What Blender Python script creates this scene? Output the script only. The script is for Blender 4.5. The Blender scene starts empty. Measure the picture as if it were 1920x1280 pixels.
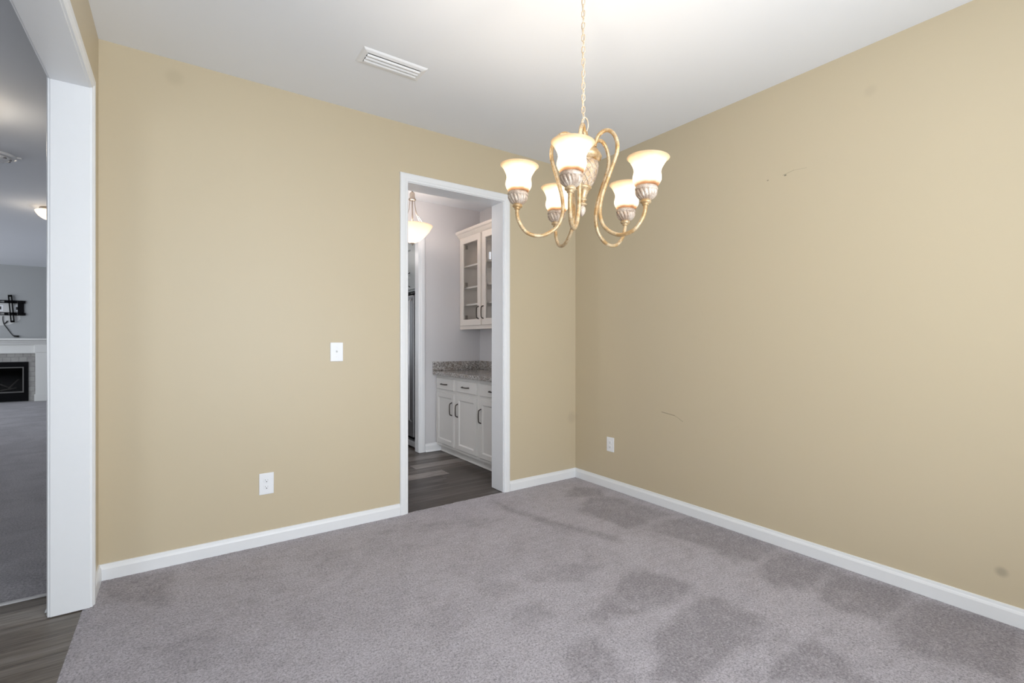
import bpy, bmesh, math, random
from mathutils import Vector, Matrix, noise as mnoise
PI = math.pi
random.seed(4)
S = bpy.context.scene
COL = S.collection

# ------------------------------------------------------------------ camera
cd = bpy.data.cameras.new('camera'); cam = bpy.data.objects.new('camera', cd); COL.objects.link(cam)
cd.sensor_width = 36; cd.lens = 895 / 1920 * 36; cd.clip_start = 0.02
cam.location = (-2.924, -3.177, 1.21)
cam.rotation_euler = (PI / 2, 0, -math.atan2(.5743, .8187))
S.camera = cam
# ------------------------------------------------------------------ world, exposure, daylight
w = bpy.data.worlds.new('daylight_sky'); S.world = w; w.use_nodes = True
w.node_tree.nodes['Background'].inputs[0].default_value = (.86, .93, 1, 1)
w.node_tree.nodes['Background'].inputs[1].default_value = 1.2
S.view_settings.view_transform = 'Standard'; S.view_settings.look = 'None'
S.view_settings.gamma = 1; S.view_settings.use_curve_mapping = False
S.view_settings.exposure = 0.0
def area(name, loc, rot, sx, sy, power, col):
    l = bpy.data.lights.new(name, 'AREA'); l.shape = 'RECTANGLE'; l.size = sx; l.size_y = sy
    l.energy = power; l.color = col
    o = bpy.data.objects.new(name, l); o.location = loc; o.rotation_euler = rot; COL.objects.link(o); return o
def bulb(name, loc, power, col, r=.03):
    l = bpy.data.lights.new(name, 'POINT'); l.energy = power; l.color = col; l.shadow_soft_size = r
    o = bpy.data.objects.new(name, l); o.location = loc; COL.objects.link(o); return o
DAY = (.88, .945, 1)
area('dining_window_daylight', (-2.03, -3.72, 1.4), (PI / 2, 0, 0), 2.25, 2.3, 52, DAY)
area('dining_ceiling_fill', (-2.03, -3.71, 1.2), (PI / 2 + .75, 0, 0), 2.0, 1.0, 24, (.90, .96, 1))          # added fill, tilted upward to brighten the ceiling
area('great_room_window_daylight', (-9.3, 6.8, 1.5), (0, -PI / 2, 0), 1.9, 5.0, 120, (.9, .95, 1))     # shines +X
area('entry_window_daylight', (-5.6, -4.05, 1.6), (PI / 2, 0, 0), 1.2, 2.0, 19, (.92, .96, 1))
area('kitchen_window_daylight', (-2.6, 4.98, 1.5), (-PI / 2, 0, 0), 1.6, 1.2, 9, DAY)
d_ = area('pantry_side_fill', (-2.44, .60, 1.45), (0, 0, 0), 2.0, .7, 19, (.95, .975, 1))                      # added fill light inside the closed left wall, brightens the pantry
d_.rotation_euler = (0, -PI / 2, math.radians(60))
bulb('pantry_pendant_bulb', (-1.109, 1.047, 2.33), 11, (1, .83, .70), .04)
bulb('pantry_pendant_glow', (-1.109, 1.047, 2.22), 3.0, (1, .88, .78), .03)

# ------------------------------------------------------------------ material helpers
def mat(name):
    m = bpy.data.materials.new(name); m.use_nodes = True
    nt = m.node_tree; return m, nt, nt.nodes['Principled BSDF']
def N(nt, t, **k):
    n = nt.nodes.new(t)
    for a, b in k.items():
        if a == 'ins':
            for i, v in b.items(): n.inputs[i].default_value = v
        else: setattr(n, a, b)
    return n
def L(nt, a, b): nt.links.new(a, b)
def coords(nt): return N(nt, 'ShaderNodeNewGeometry').outputs['Position']
def objc(nt): return N(nt, 'ShaderNodeTexCoord').outputs['Object']
def mix(nt, fac, a, b, mode='MIX'):
    n = N(nt, 'ShaderNodeMix', data_type='RGBA', blend_type=mode)
    for s, v in ((n.inputs[0], fac), (n.inputs[6], a), (n.inputs[7], b)):
        if hasattr(v, 'links'): L(nt, v, s)
        else: s.default_value = v if not isinstance(v, tuple) or len(v) == 4 else (*v, 1)
    return n.outputs[2]
def noise(nt, vec, scale, detail=2, rough=.5, dist=0):
    n = N(nt, 'ShaderNodeTexNoise', ins={'Scale': scale, 'Detail': detail, 'Roughness': rough, 'Distortion': dist})
    if vec is not None: L(nt, vec, n.inputs['Vector'])
    return n.outputs['Fac']
def ramp(nt, fac, stops):
    n = N(nt, 'ShaderNodeValToRGB'); e = n.color_ramp.elements
    while len(e) < len(stops): e.new(.5)
    for el, (p, c) in zip(e, stops): el.position = p; el.color = (*c, 1)
    L(nt, fac, n.inputs[0]); return n.outputs[0]
def mr(nt, v, a, b, c, d, smooth=False):
    n = N(nt, 'ShaderNodeMapRange', ins={1: a, 2: b, 3: c, 4: d})
    if smooth: n.interpolation_type = 'SMOOTHSTEP'
    L(nt, v, n.inputs[0]); return n.outputs[0]
def mth(nt, op, a, b=None):
    n = N(nt, 'ShaderNodeMath', operation=op)
    for i, v in enumerate((a, b)):
        if v is None: continue
        if hasattr(v, 'links'): L(nt, v, n.inputs[i])
        else: n.inputs[i].default_value = v
    return n.outputs[0]
def vm(nt, op, a, b=None):
    n = N(nt, 'ShaderNodeVectorMath', operation=op)
    for i, v in enumerate((a, b)):
        if v is None: continue
        if hasattr(v, 'links'): L(nt, v, n.inputs[i])
        else: n.inputs[i].default_value = v
    return n
def bump(nt, bsdf, h, strength, dist):
    b = N(nt, 'ShaderNodeBump', ins={'Strength': strength, 'Distance': dist})
    L(nt, h, b.inputs['Height']); L(nt, b.outputs[0], bsdf.inputs['Normal'])
def plain(name, col, rough=.5, metal=0, spec=.5, var=.03, nscale=30, bmp=0):
    m, nt, b = mat(name)
    v = mix(nt, noise(nt, objc(nt), nscale, 3), tuple(c * (1 - var) for c in col), tuple(min(1, c * (1 + var)) for c in col))
    L(nt, v, b.inputs['Base Color'])
    b.inputs['Roughness'].default_value = rough; b.inputs['Metallic'].default_value = metal
    b.inputs['Specular IOR Level'].default_value = spec
    if bmp: bump(nt, b, noise(nt, objc(nt), nscale * 4, 3), .3, bmp)
    return m

def wall_paint(name, col, marks=(), segs=(), rough=.45, spec=.5):
    m, nt, b = mat(name); P = coords(nt)
    c = mix(nt, noise(nt, P, 1.3, 3), tuple(x * .985 for x in col), tuple(x * 1.015 for x in col))
    for (p, r, col2, s) in marks:                       # soft smudges on the paint
        d = vm(nt, 'DISTANCE', P, p).outputs['Value']
        c = mix(nt, mr(nt, d, r * .25, r, s, 0, True), c, col2)
    for (a, q, wd, s, col2) in segs:                    # fine scratches
        a, q = Vector(a), Vector(q); D = q - a
        rel = vm(nt, 'SUBTRACT', P, tuple(a))
        t = N(nt, 'ShaderNodeMath', operation='MULTIPLY', use_clamp=True, ins={1: 1 / D.length_squared})
        L(nt, vm(nt, 'DOT_PRODUCT', rel.outputs[0], tuple(D)).outputs['Value'], t.inputs[0])
        sc = N(nt, 'ShaderNodeVectorMath', operation='SCALE', ins={0: tuple(D)}); L(nt, t.outputs[0], sc.inputs['Scale'])
        d = vm(nt, 'DISTANCE', rel.outputs[0], sc.outputs[0]).outputs['Value']
        c = mix(nt, mr(nt, d, wd * .4, wd, s, 0), c, col2)
    L(nt, c, b.inputs['Base Color']); b.inputs['Roughness'].default_value = rough
    b.inputs['Specular IOR Level'].default_value = spec
    bump(nt, b, noise(nt, P, 260, 3), .12, .0006)
    return m
DK = (.22, .18, .12)
TAN = (.598, .507, .357)
M_TAN = wall_paint('tan_wall_paint', TAN,
    marks=[((0, -2.702, .212), .030, (.26, .22, .165), .5), ((0, -2.224, 2.501), .04, (.42, .35, .24), .25),
           ((-2.936, 0, 2.645), .06, (.38, .32, .21), .22), ((-.045, 0, .535), .07, (.42, .35, .25), .35),],
    segs=[((0, -.93, .691), (0, -1.042, .678), .0035, .75, DK), ((0, -1.042, .678), (0, -1.085, .658), .003, .45, DK),
          ((0, -1.085, .656), (0, -1.108, .645), .004, .4, DK), ((0, -1.79, 2.190), (0, -1.85, 2.202), .003, .35, DK),
          ((0, -1.85, 2.202), (0, -1.919, 2.196), .003, .2, DK), ((0, -1.801, 2.186), (0, -1.806, 2.186), .006, .8, (.12, .1, .07)),
          ((0, -1.70, 2.184), (0, -1.704, 2.184), .005, .6, (.15, .12, .08))])
M_GREY = wall_paint('grey_wall_paint', (.67, .66, .675))
M_GREY2 = wall_paint('great_room_wall_paint', (.40, .41, .415))
M_CEIL = wall_paint('ceiling_paint', (.85, .872, .915), rough=.8)
M_TRIM = plain('white_trim_paint', (.85, .86, .88), .32, var=.01)
M_PLATE = plain('white_plastic', (.88, .89, .92), .3, var=.01)
M_DARKSLOT = plain('dark_slot', (.03, .03, .03), .6)
M_CAB = plain('cabinet_paint', (.70, .68, .655), .38, var=.012)
M_CAB2 = plain('kitchen_cabinet_paint', (.42, .45, .45), .4, var=.012)
M_CABIN = plain('cabinet_interior', (.56, .52, .46), .5)
M_BRONZE = plain('dark_bronze_pull', (.09, .075, .065), .35, .85)
M_NICKEL = plain('brushed_nickel', (.42, .37, .32), .35, .9)
M_STEEL = plain('stainless_steel', (.30, .30, .31), .42, .9)
M_CHROME = plain('bright_steel_handle', (.62, .62, .63), .3, .7)
M_BLACK = plain('black_metal', (.008, .008, .009), .7, 0, .04)
M_CABLE = plain('black_cable', (.012, .012, .012), .5)
M_MANTEL = plain('mantel_paint', (.80, .80, .78), .4, var=.01)
M_DUCT = plain('subfloor_grey', (.30, .31, .32), .7)  # even mid-grey, used on the subfloor
M_LOG = plain('charred_ceramic_log', (.22, .2, .18), .9, var=.4, nscale=25)
M_PATCH = plain('bare_plaster_patch', (.66, .66, .65), .8)
M_SEAM = plain('carpet_edge_strip', (.55, .54, .54), .7)

def carpet_mat(name, attr, light, dark):
    m, nt, b = mat(name); P = coords(nt)
    big = mr(nt, noise(nt, P, 2.6, 4, .55, .6), .35, .68, 0, 1, True)
    if attr:
        at = N(nt, 'ShaderNodeAttribute', attribute_name='pile').outputs['Fac']
        mp = N(nt, 'ShaderNodeMapping', ins={'Rotation': (0, 0, .75), 'Scale': (9, 24, 1)}); L(nt, P, mp.inputs[0])
        brk = mr(nt, mth(nt, 'ADD', mth(nt, 'MULTIPLY', noise(nt, P, 15, 6, .75), .6), mth(nt, 'MULTIPLY', noise(nt, mp.outputs[0], 1, 4, .65), .4)), .3, .72, -.62, .62)
        f = mth(nt, 'ADD', mth(nt, 'ADD', mth(nt, 'MULTIPLY', at, 1.0), mth(nt, 'MULTIPLY', big, .36)), brk)
    else:
        f = mth(nt, 'ADD', mth(nt, 'MULTIPLY', big, .8), mth(nt, 'MULTIPLY', noise(nt, P, 12, 3), .3))
    f = mr(nt, f, -.1, 1.15, 0, 1)
    c = mix(nt, f, light, dark)
    sp = noise(nt, P, 150, 5, .85)
    sp2 = noise(nt, P, 95, 3, .7)
    c = mix(nt, mr(nt, sp, .36, .54, .95, 0), c, mix(nt, .8, c, (.10, .09, .10)))
    c = mix(nt, mr(nt, sp2, .34, .48, .6, 0), c, mix(nt, .8, c, (.10, .09, .10)))
    c = mix(nt, mr(nt, sp2, .52, .72, 0, .45), c, (.78, .75, .79))
    L(nt, c, b.inputs['Base Color']); b.inputs['Roughness'].default_value = 1
    b.inputs['Specular IOR Level'].default_value = .05
    b.inputs['Sheen Weight'].default_value = .25; b.inputs['Sheen Roughness'].default_value = .6
    bump(nt, b, mth(nt, 'ADD', sp, mth(nt, 'MULTIPLY', noise(nt, P, 70, 3, .7), .8)), .9, .006)
    return m
M_CARPET = carpet_mat('mauve_grey_carpet', True, (.610, .565, .618), (.350, .314, .342))
M_CARPET2 = carpet_mat('great_room_carpet', False, (.56, .54, .57), (.36, .34, .365))

def planks(name, cols, W=.155, LEN=1.05, rough=.38):
    m, nt, b = mat(name); P = coords(nt)
    sx = N(nt, 'ShaderNodeSeparateXYZ'); L(nt, P, sx.inputs[0])
    yy = mth(nt, 'DIVIDE', mth(nt, 'ADD', sx.outputs[1], 20.02), W); row = mth(nt, 'FLOOR', yy)
    wn = N(nt, 'ShaderNodeTexWhiteNoise', noise_dimensions='1D'); L(nt, row, wn.inputs['W'])
    xx = mth(nt, 'ADD', mth(nt, 'DIVIDE', mth(nt, 'ADD', sx.outputs[0], 30), LEN), mth(nt, 'MULTIPLY', wn.outputs['Value'], 7.3))
    col = mth(nt, 'FLOOR', xx)
    cb = N(nt, 'ShaderNodeCombineXYZ'); L(nt, row, cb.inputs[0]); L(nt, col, cb.inputs[1])
    w2 = N(nt, 'ShaderNodeTexWhiteNoise', noise_dimensions='3D'); L(nt, cb.outputs[0], w2.inputs['Vector'])
    base = ramp(nt, w2.outputs['Value'], cols)
    mp = N(nt, 'ShaderNodeMapping', ins={'Scale': (2.2, 34, 1)}); 
    ad = vm(nt, 'ADD', P, None); sc = vm(nt, 'SCALE', cb.outputs[0]); sc.inputs['Scale'].default_value = 3.7
    L(nt, sc.outputs[0], ad.inputs[1]); L(nt, ad.outputs[0], mp.inputs['Vector'])
    g = noise(nt, mp.outputs[0], 1.6, 6, .65, 1.2)
    c = mix(nt, mr(nt, g, .38, .62, 0, .9), base, mix(nt, 1, base, (.40, .34, .31), 'MULTIPLY'))
    g2 = noise(nt, mp.outputs[0], .5, 3)
    c = mix(nt, mr(nt, g2, .5, .75, 0, .35), c, (.30, .28, .265))
    fy = mth(nt, 'FRACT', yy); fx = mth(nt, 'FRACT', xx)
    ey = mth(nt, 'MINIMUM', fy, mth(nt, 'SUBTRACT', 1, fy)); ex = mth(nt, 'MINIMUM', fx, mth(nt, 'SUBTRACT', 1, fx))
    gap = mth(nt, 'MAXIMUM', mr(nt, ey, 0, .016, 1, 0), mr(nt, ex, 0, .0025, 1, 0))
    c = mix(nt, mth(nt, 'MULTIPLY', gap, .75), c, (.03, .028, .025))
    L(nt, c, b.inputs['Base Color']); b.inputs['Roughness'].default_value = rough
    b.inputs['Specular IOR Level'].default_value = .45
    bump(nt, b, mth(nt, 'SUBTRACT', mth(nt, 'MULTIPLY', g, .4), gap), .35, .002)
    return m
M_WOOD = planks('grey_brown_planks', [(0, (.060, .046, .038)), (.45, (.095, .076, .065)), (.75, (.16, .135, .118)), (1, (.34, .31, .29))])
M_WOODH = planks('hallway_planks', [(0, (.12, .10, .08)), (.5, (.19, .165, .135)), (.8, (.29, .26, .225)), (1, (.42, .39, .35))], W=.17)

def granite():
    m, nt, b = mat('speckled_granite'); P = objc(nt)
    v = N(nt, 'ShaderNodeTexVoronoi', ins={'Scale': 95}); L(nt, P, v.inputs['Vector'])
    n = noise(nt, P, 80, 5, .75, .8)
    c = ramp(nt, n, [(.36, (.035, .033, .032)), (.46, (.22, .20, .19)), (.53, (.50, .48, .46)), (.66, (.72, .70, .68))])
    c = mix(nt, mr(nt, noise(nt, P, 9, 3), .5, .7, 0, .55), c, (.20, .15, .11))
    L(nt, c, b.inputs['Base Color']); b.inputs['Roughness'].default_value = .15
    return m
M_GRANITE = granite()
def tilemat():
    m, nt, b = mat('travertine_tile'); P = objc(nt)
    mp = N(nt, 'ShaderNodeMapping', ins={'Rotation': (PI / 2, 0, 0)}); L(nt, P, mp.inputs[0])
    br = N(nt, 'ShaderNodeTexBrick', ins={'Color1': (.37, .36, .34, 1), 'Color2': (.28, .27, .255, 1), 'Mortar': (.20, .195, .19, 1),
           'Scale': 1, 'Mortar Size': .006, 'Brick Width': .115, 'Row Height': .1})
    L(nt, mp.outputs[0], br.inputs['Vector'])
    c = mix(nt, mr(nt, noise(nt, P, 16, 4), .3, .7, 0, .5), br.outputs[0], (.42, .41, .40))
    L(nt, c, b.inputs['Base Color']); b.inputs['Roughness'].default_value = .5; return m
M_TILE = tilemat()
def glass(name, tint=(.985, .99, .99)):
    m, nt, b = mat(name); nt.nodes.remove(b); out = nt.nodes['Material Output']
    t = N(nt, 'ShaderNodeBsdfTransparent', ins={0: (*tint, 1)}); g = N(nt, 'ShaderNodeBsdfGlossy', ins={'Roughness': .02})
    lw = N(nt, 'ShaderNodeLayerWeight', ins={0: .5}); fr = N(nt, 'ShaderNodeMath', operation='MULTIPLY_ADD', ins={1: .28, 2: .02}); pw = N(nt, 'ShaderNodeMath', operation='POWER', ins={1: 4.0}); L(nt, lw.outputs['Facing'], pw.inputs[0]); L(nt, pw.outputs[0], fr.inputs[0]); mx = N(nt, 'ShaderNodeMixShader')
    L(nt, fr.outputs[0], mx.inputs[0]); L(nt, t.outputs[0], mx.inputs[1]); L(nt, g.outputs[0], mx.inputs[2]); L(nt, mx.outputs[0], out.inputs[0]); return m
M_GLASS = glass('clear_cabinet_glass'); M_FGLASS = glass('smoked_fireplace_glass', (.6, .6, .6))
def frosted(name, zr, emis, ecol, trans=.75):
    # tea-stained frosted glass: milky body, amber bands where zr says so, lit by the bulb inside
    m, nt, b = mat(name); nt.nodes.remove(b); out = nt.nodes['Material Output']
    sx = N(nt, 'ShaderNodeSeparateXYZ'); L(nt, objc(nt), sx.inputs[0])
    z = mth(nt, 'ADD', sx.outputs[2], mth(nt, 'MULTIPLY', mth(nt, 'SUBTRACT', noise(nt, objc(nt), 35, 3), .5), .012))
    c = ramp(nt, mr(nt, z, zr[0], zr[1], 0, 1), zr[2])
    d = N(nt, 'ShaderNodeBsdfDiffuse'); t = N(nt, 'ShaderNodeBsdfTranslucent'); L(nt, c, d.inputs[0]); L(nt, c, t.inputs[0])
    mx = N(nt, 'ShaderNodeMixShader', ins={0: trans}); L(nt, d.outputs[0], mx.inputs[1]); L(nt, t.outputs[0], mx.inputs[2])
    gl = N(nt, 'ShaderNodeBsdfGlossy', ins={'Roughness': .25}); m2 = N(nt, 'ShaderNodeMixShader', ins={0: .04})
    L(nt, mx.outputs[0], m2.inputs[1]); L(nt, gl.outputs[0], m2.inputs[2])
    e = N(nt, 'ShaderNodeEmission', ins={1: emis}); L(nt, mix(nt, 1, c, ecol, 'MULTIPLY'), e.inputs[0])
    a = N(nt, 'ShaderNodeAddShader'); L(nt, m2.outputs[0], a.inputs[0]); L(nt, e.outputs[0], a.inputs[1]); L(nt, a.outputs[0], out.inputs[0])
    return m
M_SHADE = frosted('tea_stained_frosted_glass', (0, .112, [(0, (.13, .085, .055)), (.05, (.20, .135, .09)), (.17, (.92, .87, .80)), (.60, (.97, .94, .88)), (.80, (.84, .74, .58)), (1, (.58, .46, .32))]), .40, (1, .96, .88))
M_BOWL = frosted('alabaster_glass', (-.16, 0, [(0, (.95, .85, .74)), (.6, (.95, .87, .78)), (1, (.90, .76, .64))]), .22, (1, .9, .8))
M_DOME = frosted('flush_dome_glass', (-.12, 0, [(0, (1, .92, .8)), (1, (1, .88, .72))]), 1.1, (1, .93, .82))
def antique(name, a, b_, dark, metal, rough):
    m, nt, b = mat(name); P = objc(nt)
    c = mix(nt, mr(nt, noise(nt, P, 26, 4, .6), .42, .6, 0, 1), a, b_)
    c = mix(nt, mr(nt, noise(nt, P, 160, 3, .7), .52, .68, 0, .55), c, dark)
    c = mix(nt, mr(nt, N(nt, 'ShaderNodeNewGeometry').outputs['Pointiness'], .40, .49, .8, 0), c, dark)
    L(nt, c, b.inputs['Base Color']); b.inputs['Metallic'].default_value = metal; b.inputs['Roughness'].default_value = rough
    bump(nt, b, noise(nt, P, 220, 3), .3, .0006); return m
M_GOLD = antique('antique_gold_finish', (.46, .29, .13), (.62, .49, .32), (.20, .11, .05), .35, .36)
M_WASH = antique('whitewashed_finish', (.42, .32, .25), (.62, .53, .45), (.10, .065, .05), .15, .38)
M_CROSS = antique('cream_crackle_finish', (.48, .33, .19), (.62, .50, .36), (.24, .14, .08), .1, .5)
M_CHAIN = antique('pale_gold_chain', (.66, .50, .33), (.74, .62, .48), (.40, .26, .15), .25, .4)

# ------------------------------------------------------------------ mesh helpers
class MB:
    def __init__(s): s.bm = bmesh.new()
    def box(s, x0, x1, y0, y1, z0, z1, bev=0):
        r = bmesh.ops.create_cube(s.bm, size=1)
        vs = r['verts']
        for v in vs:
            v.co = Vector(((x0 + x1) / 2 + v.co.x * (x1 - x0), (y0 + y1) / 2 + v.co.y * (y1 - y0), (z0 + z1) / 2 + v.co.z * (z1 - z0)))
        if bev:
            es = list({e for v in vs for e in v.link_edges})
            bmesh.ops.bevel(s.bm, geom=es, offset=bev, segments=2, affect='EDGES', profile=.5)
        return s
    def poly(s, rings, closed_ring=True, caps=True, loop=False):
        vr = [[s.bm.verts.new(p) for p in r] for r in rings]; n = len(vr[0]); K = len(vr)
        for i in range(K if loop else K - 1):
            a, b = vr[i], vr[(i + 1) % K]
            for j in range(n if closed_ring else n - 1):
                k = (j + 1) % n
                try: s.bm.faces.new((a[j], a[k], b[k], b[j]))
                except ValueError: pass
        if caps and not loop and closed_ring:
            try: s.bm.faces.new(vr[0][::-1]); s.bm.faces.new(vr[-1])
            except ValueError: pass
        return s
    def tube(s, pts, r, seg=10, closed=False, flat=1.0):
        pts = [Vector(p) for p in pts]; n = len(pts); rings = []
        T0 = None; nrm = None
        for i, p in enumerate(pts):
            if closed: t = (pts[(i + 1) % n] - pts[i - 1]).normalized()
            else: t = (pts[min(i + 1, n - 1)] - pts[max(i - 1, 0)]).normalized()
            if nrm is None:
                up = Vector((0, 0, 1)) if abs(t.z) < .9 else Vector((1, 0, 0))
                nrm = t.cross(up).normalized()
            nrm = (nrm - t * nrm.dot(t)).normalized(); bi = t.cross(nrm)
            rr = r(i / (n - 1)) if callable(r) else r
            rings.append([p + (nrm * math.cos(q) * rr * flat + bi * math.sin(q) * rr) for q in [2 * PI * k / seg for k in range(seg)]])
        return s.poly(rings, loop=closed)
    def lathe(s, prof, seg=32, c=(0, 0, 0), mod=None, caps=False):
        rings = []
        for (r, z) in prof:
            ring = []
            for k in range(seg):
                a = 2 * PI * k / seg; rr = r * (mod(a, z) if mod else 1)
                ring.append((c[0] + rr * math.cos(a), c[1] + rr * math.sin(a), c[2] + z))
            rings.append(ring)
        return s.poly(rings, caps=caps)
    def sweep(s, path, prof, out, up):
        # profile (u, w): u across 'out' side, w along 'up'; path is a mitred polyline in one plane; out(i) gives mitre vectors
        rings = [[Vector(p) + out[i] * u + Vector(up) * w_ for (u, w_) in prof] for i, p in enumerate(path)]
        return s.poly(rings)
    def build(s, name, m, parent=None, smooth=False, loc=None):
        me = bpy.data.meshes.new(name); bmesh.ops.recalc_face_normals(s.bm, faces=s.bm.faces); s.bm.to_mesh(me); s.bm.free()
        me.materials.append(m)
        if smooth:
            for p in me.polygons: p.use_smooth = True
        o = bpy.data.objects.new(name, me); COL.objects.link(o)
        if parent: o.parent = parent
        if loc: o.location = loc
        return o
def box(name, m, b, parent=None, bev=0, loc=None): return MB().box(*b, bev=bev).build(name, m, parent, loc=loc)
def struct(o): o['kind'] = 'structure'; return o
def thing(name, label, cat, loc=(0, 0, 0), rz=0, group=None):
    o = bpy.data.objects.new(name, None); COL.objects.link(o); o.location = loc; o.rotation_euler = (0, 0, rz)
    o.empty_display_size = .05; return tag(o, label, cat, group)
def tag(o, label, cat, group=None):
    o['label'] = label; o['category'] = cat
    if group: o['group'] = group
    return o
def boxes(name, m, bs, parent=None):
    mb = MB()
    for b in bs: mb.box(*b)
    return mb.build(name, m, parent)

# ------------------------------------------------------------------ setting
H = 2.74
XL, YF = -3.25, -3.70            # left wall face, front (camera side) wall face
DX0, DX1, DZ = -1.591, -.784, 2.331   # pantry doorway
# carpet: fine grid, slightly uneven pile, vacuum marks held as a pile-direction attribute
PATCH = [[(-0.21,-0.21),(-0.07,-0.39),(-0.18,-0.53),(-0.47,-0.37)],[(-0.59,-0.66),(-0.31,-0.48),(-0.13,-0.57),(-0.09,-1.08),(-0.54,-1.09),(-0.54,-0.95)],[(-0.96,-0.1),(-0.93,-0.28),(-0.83,-0.75),(-0.68,-1.13),(-0.74,-1.21),(-0.82,-1.0),(-0.93,-0.67),(-1.0,-0.37)],[(-0.45,-1.16),(-0.22,-1.11),(-0.04,-1.2),(-0.0,-1.77),(-0.31,-1.8),(-0.42,-1.72),(-0.36,-1.46),(-0.43,-1.27)],[(-0.4,-1.85),(-0.08,-1.81),(-0.03,-2.07),(-0.12,-2.08),(-0.44,-2.1),(-0.52,-1.98)],[(-0.4,-2.13),(-0.09,-2.11),(-0.02,-2.39),(-0.23,-2.42),(-0.43,-2.4),(-0.5,-2.26)],[(-0.5,-2.44),(-0.07,-2.44),(-0.02,-2.77),(-0.47,-2.83),(-0.51,-2.68),(-0.6,-2.54)],[(-1.48,-1.65),(-0.98,-1.48),(-0.89,-1.51),(-0.82,-1.77),(-1.08,-1.8),(-1.42,-1.71)],[(-1.38,-1.91),(-1.02,-1.84),(-0.84,-1.88),(-0.82,-2.13),(-0.96,-2.16),(-1.1,-2.15),(-1.42,-2.17),(-1.58,-2.05),(-1.41,-2.02)],[(-1.21,-2.31),(-1.1,-2.27),(-0.88,-2.26),(-0.79,-2.3),(-0.91,-2.52)],[(-0.82,-2.16),(-0.8,-2.21),(-0.86,-2.23),(-1.01,-2.21),(-0.93,-2.18)],[(-1.66,-1.42),(-1.52,-1.43),(-1.57,-1.59),(-1.75,-1.47)],[(-1.67,-1.75),(-1.56,-1.76),(-1.52,-1.87),(-1.57,-1.97),(-1.58,-2.05),(-1.79,-1.91)],[(-1.45,-1.19),(-1.23,-1.19),(-1.01,-1.35),(-1.28,-1.38),(-1.47,-1.28)],[(-1.64,-1.16),(-1.53,-1.22),(-1.56,-1.31),(-1.67,-1.3),(-1.71,-1.27)],[(-3.23,0.02),(-2.93,-0.1),(-2.93,-0.26),(-2.98,-0.29),(-2.95,-0.49),(-3.18,-0.3),(-3.23,-0.2)],[(-1.66,-0.22),(-1.46,-0.27),(-1.35,-0.38),(-1.68,-0.4)],[(-1.32,-0.34),(-1.19,-0.4),(-1.17,-0.51),(-1.37,-0.48)],[(-2.96,-0.84),(-2.77,-0.79),(-2.83,-1.09),(-2.96,-1.08)]]
PW = [1, .9, .9, .85, .9, 1, 1, .9, 1, 1, .6, .6, .8, .6, .6, .75, .55, .5, .45]
def sdist(px, py, poly):
    d = 9.; inside = False; n = len(poly)
    for i in range(n):
        ax, ay = poly[i]; bx, by = poly[(i + 1) % n]
        ex, ey = bx - ax, by - ay; t = max(0, min(1, ((px - ax) * ex + (py - ay) * ey) / (ex * ex + ey * ey + 1e-9)))
        d = min(d, math.hypot(px - ax - ex * t, py - ay - ey * t))
        if (ay > py) != (by > py) and px < (bx - ax) * (py - ay) / (by - ay) + ax: inside = not inside
    return -d if inside else d
def carpet(name, x0, x1, y0, y1, step, m, marks):
    nx = int((x1 - x0) / step); ny = int((y1 - y0) / step); vs = []; pile = []
    BB = [(min(p[0] for p in q) - .08, max(p[0] for p in q) + .08, min(p[1] for p in q) - .08, max(p[1] for p in q) + .08) for q in PATCH]
    for j in range(ny + 1):
        for i in range(nx + 1):
            x = x0 + (x1 - x0) * i / nx; y = y0 + (y1 - y0) * j / ny
            edge = i in (0, nx) or j in (0, ny)
            vs.append((x, y, (random.uniform(-.0015, .0015) if marks else 0) - (.004 if edge else 0)))
            v = 0
            if marks:
                v0 = mnoise.noise((x * 3 + y * 2, (x - y) * 7, 7)) + .7 * mnoise.noise((x * 18, y * 18, 8)); v = max(0, .34 * v0)
                for q, b, pw in zip(PATCH, BB, PW):
                    if b[0] < x < b[1] and b[2] < y < b[3]:
                        wx, wy = mnoise.noise((x * 7, y * 7, 1)), mnoise.noise((x * 7, y * 7, 9)); ux, uy = mnoise.noise((x * 26, y * 26, 3)), mnoise.noise((x * 26, y * 26, 5))
                        s_ = sdist(x + .022 * wx + .010 * ux, y + .022 * wy + .010 * uy, q)
                        st = mnoise.noise(((x + y) * 9, (x - y) * 22, 2)) + .6 * mnoise.noise((x * 30, y * 30, 4))
                        v = max(v, pw * max(0, min(1, .5 - s_ / .055)) * (.95 + .42 * st))
            pile.append(v)
    fs = [(j * (nx + 1) + i, j * (nx + 1) + i + 1, (j + 1) * (nx + 1) + i + 1, (j + 1) * (nx + 1) + i) for j in range(ny) for i in range(nx)]
    me = bpy.data.meshes.new(name); me.from_pydata(vs, [], fs); me.materials.append(m)
    a = me.attributes.new('pile', 'FLOAT', 'POINT'); a.data.foreach_set('value', pile)
    for p in me.polygons: p.use_smooth = True
    o = bpy.data.objects.new(name, me); COL.objects.link(o); return struct(o)
carpet('floor', XL - .025, 0, YF, .018, .018, M_CARPET, True)
fl = boxes('floor', M_WOOD, [(-2.6, .1, .018, 5, -.06, -.004)]); struct(fl)
fl = boxes('floor', M_WOODH, [(-9.4, XL - .025, -4.3, -.035, -.06, -.004)]); struct(fl)
carpet('floor', -9.3, -3.30, -.02, 10.385, .3, M_CARPET2, False)
struct(box('trim_1', M_SEAM, (-9.3, -3.38, -.040, -.018, -.004, .004), bev=.002))
struct(box('subfloor', M_DUCT, (-9.5, .2, -4.4, 10.6, -.12, -.062)))
struct(boxes('ceiling', M_CEIL, [(-9.5, .3, -4.4, 10.6, H, H + .1)]))

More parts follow.
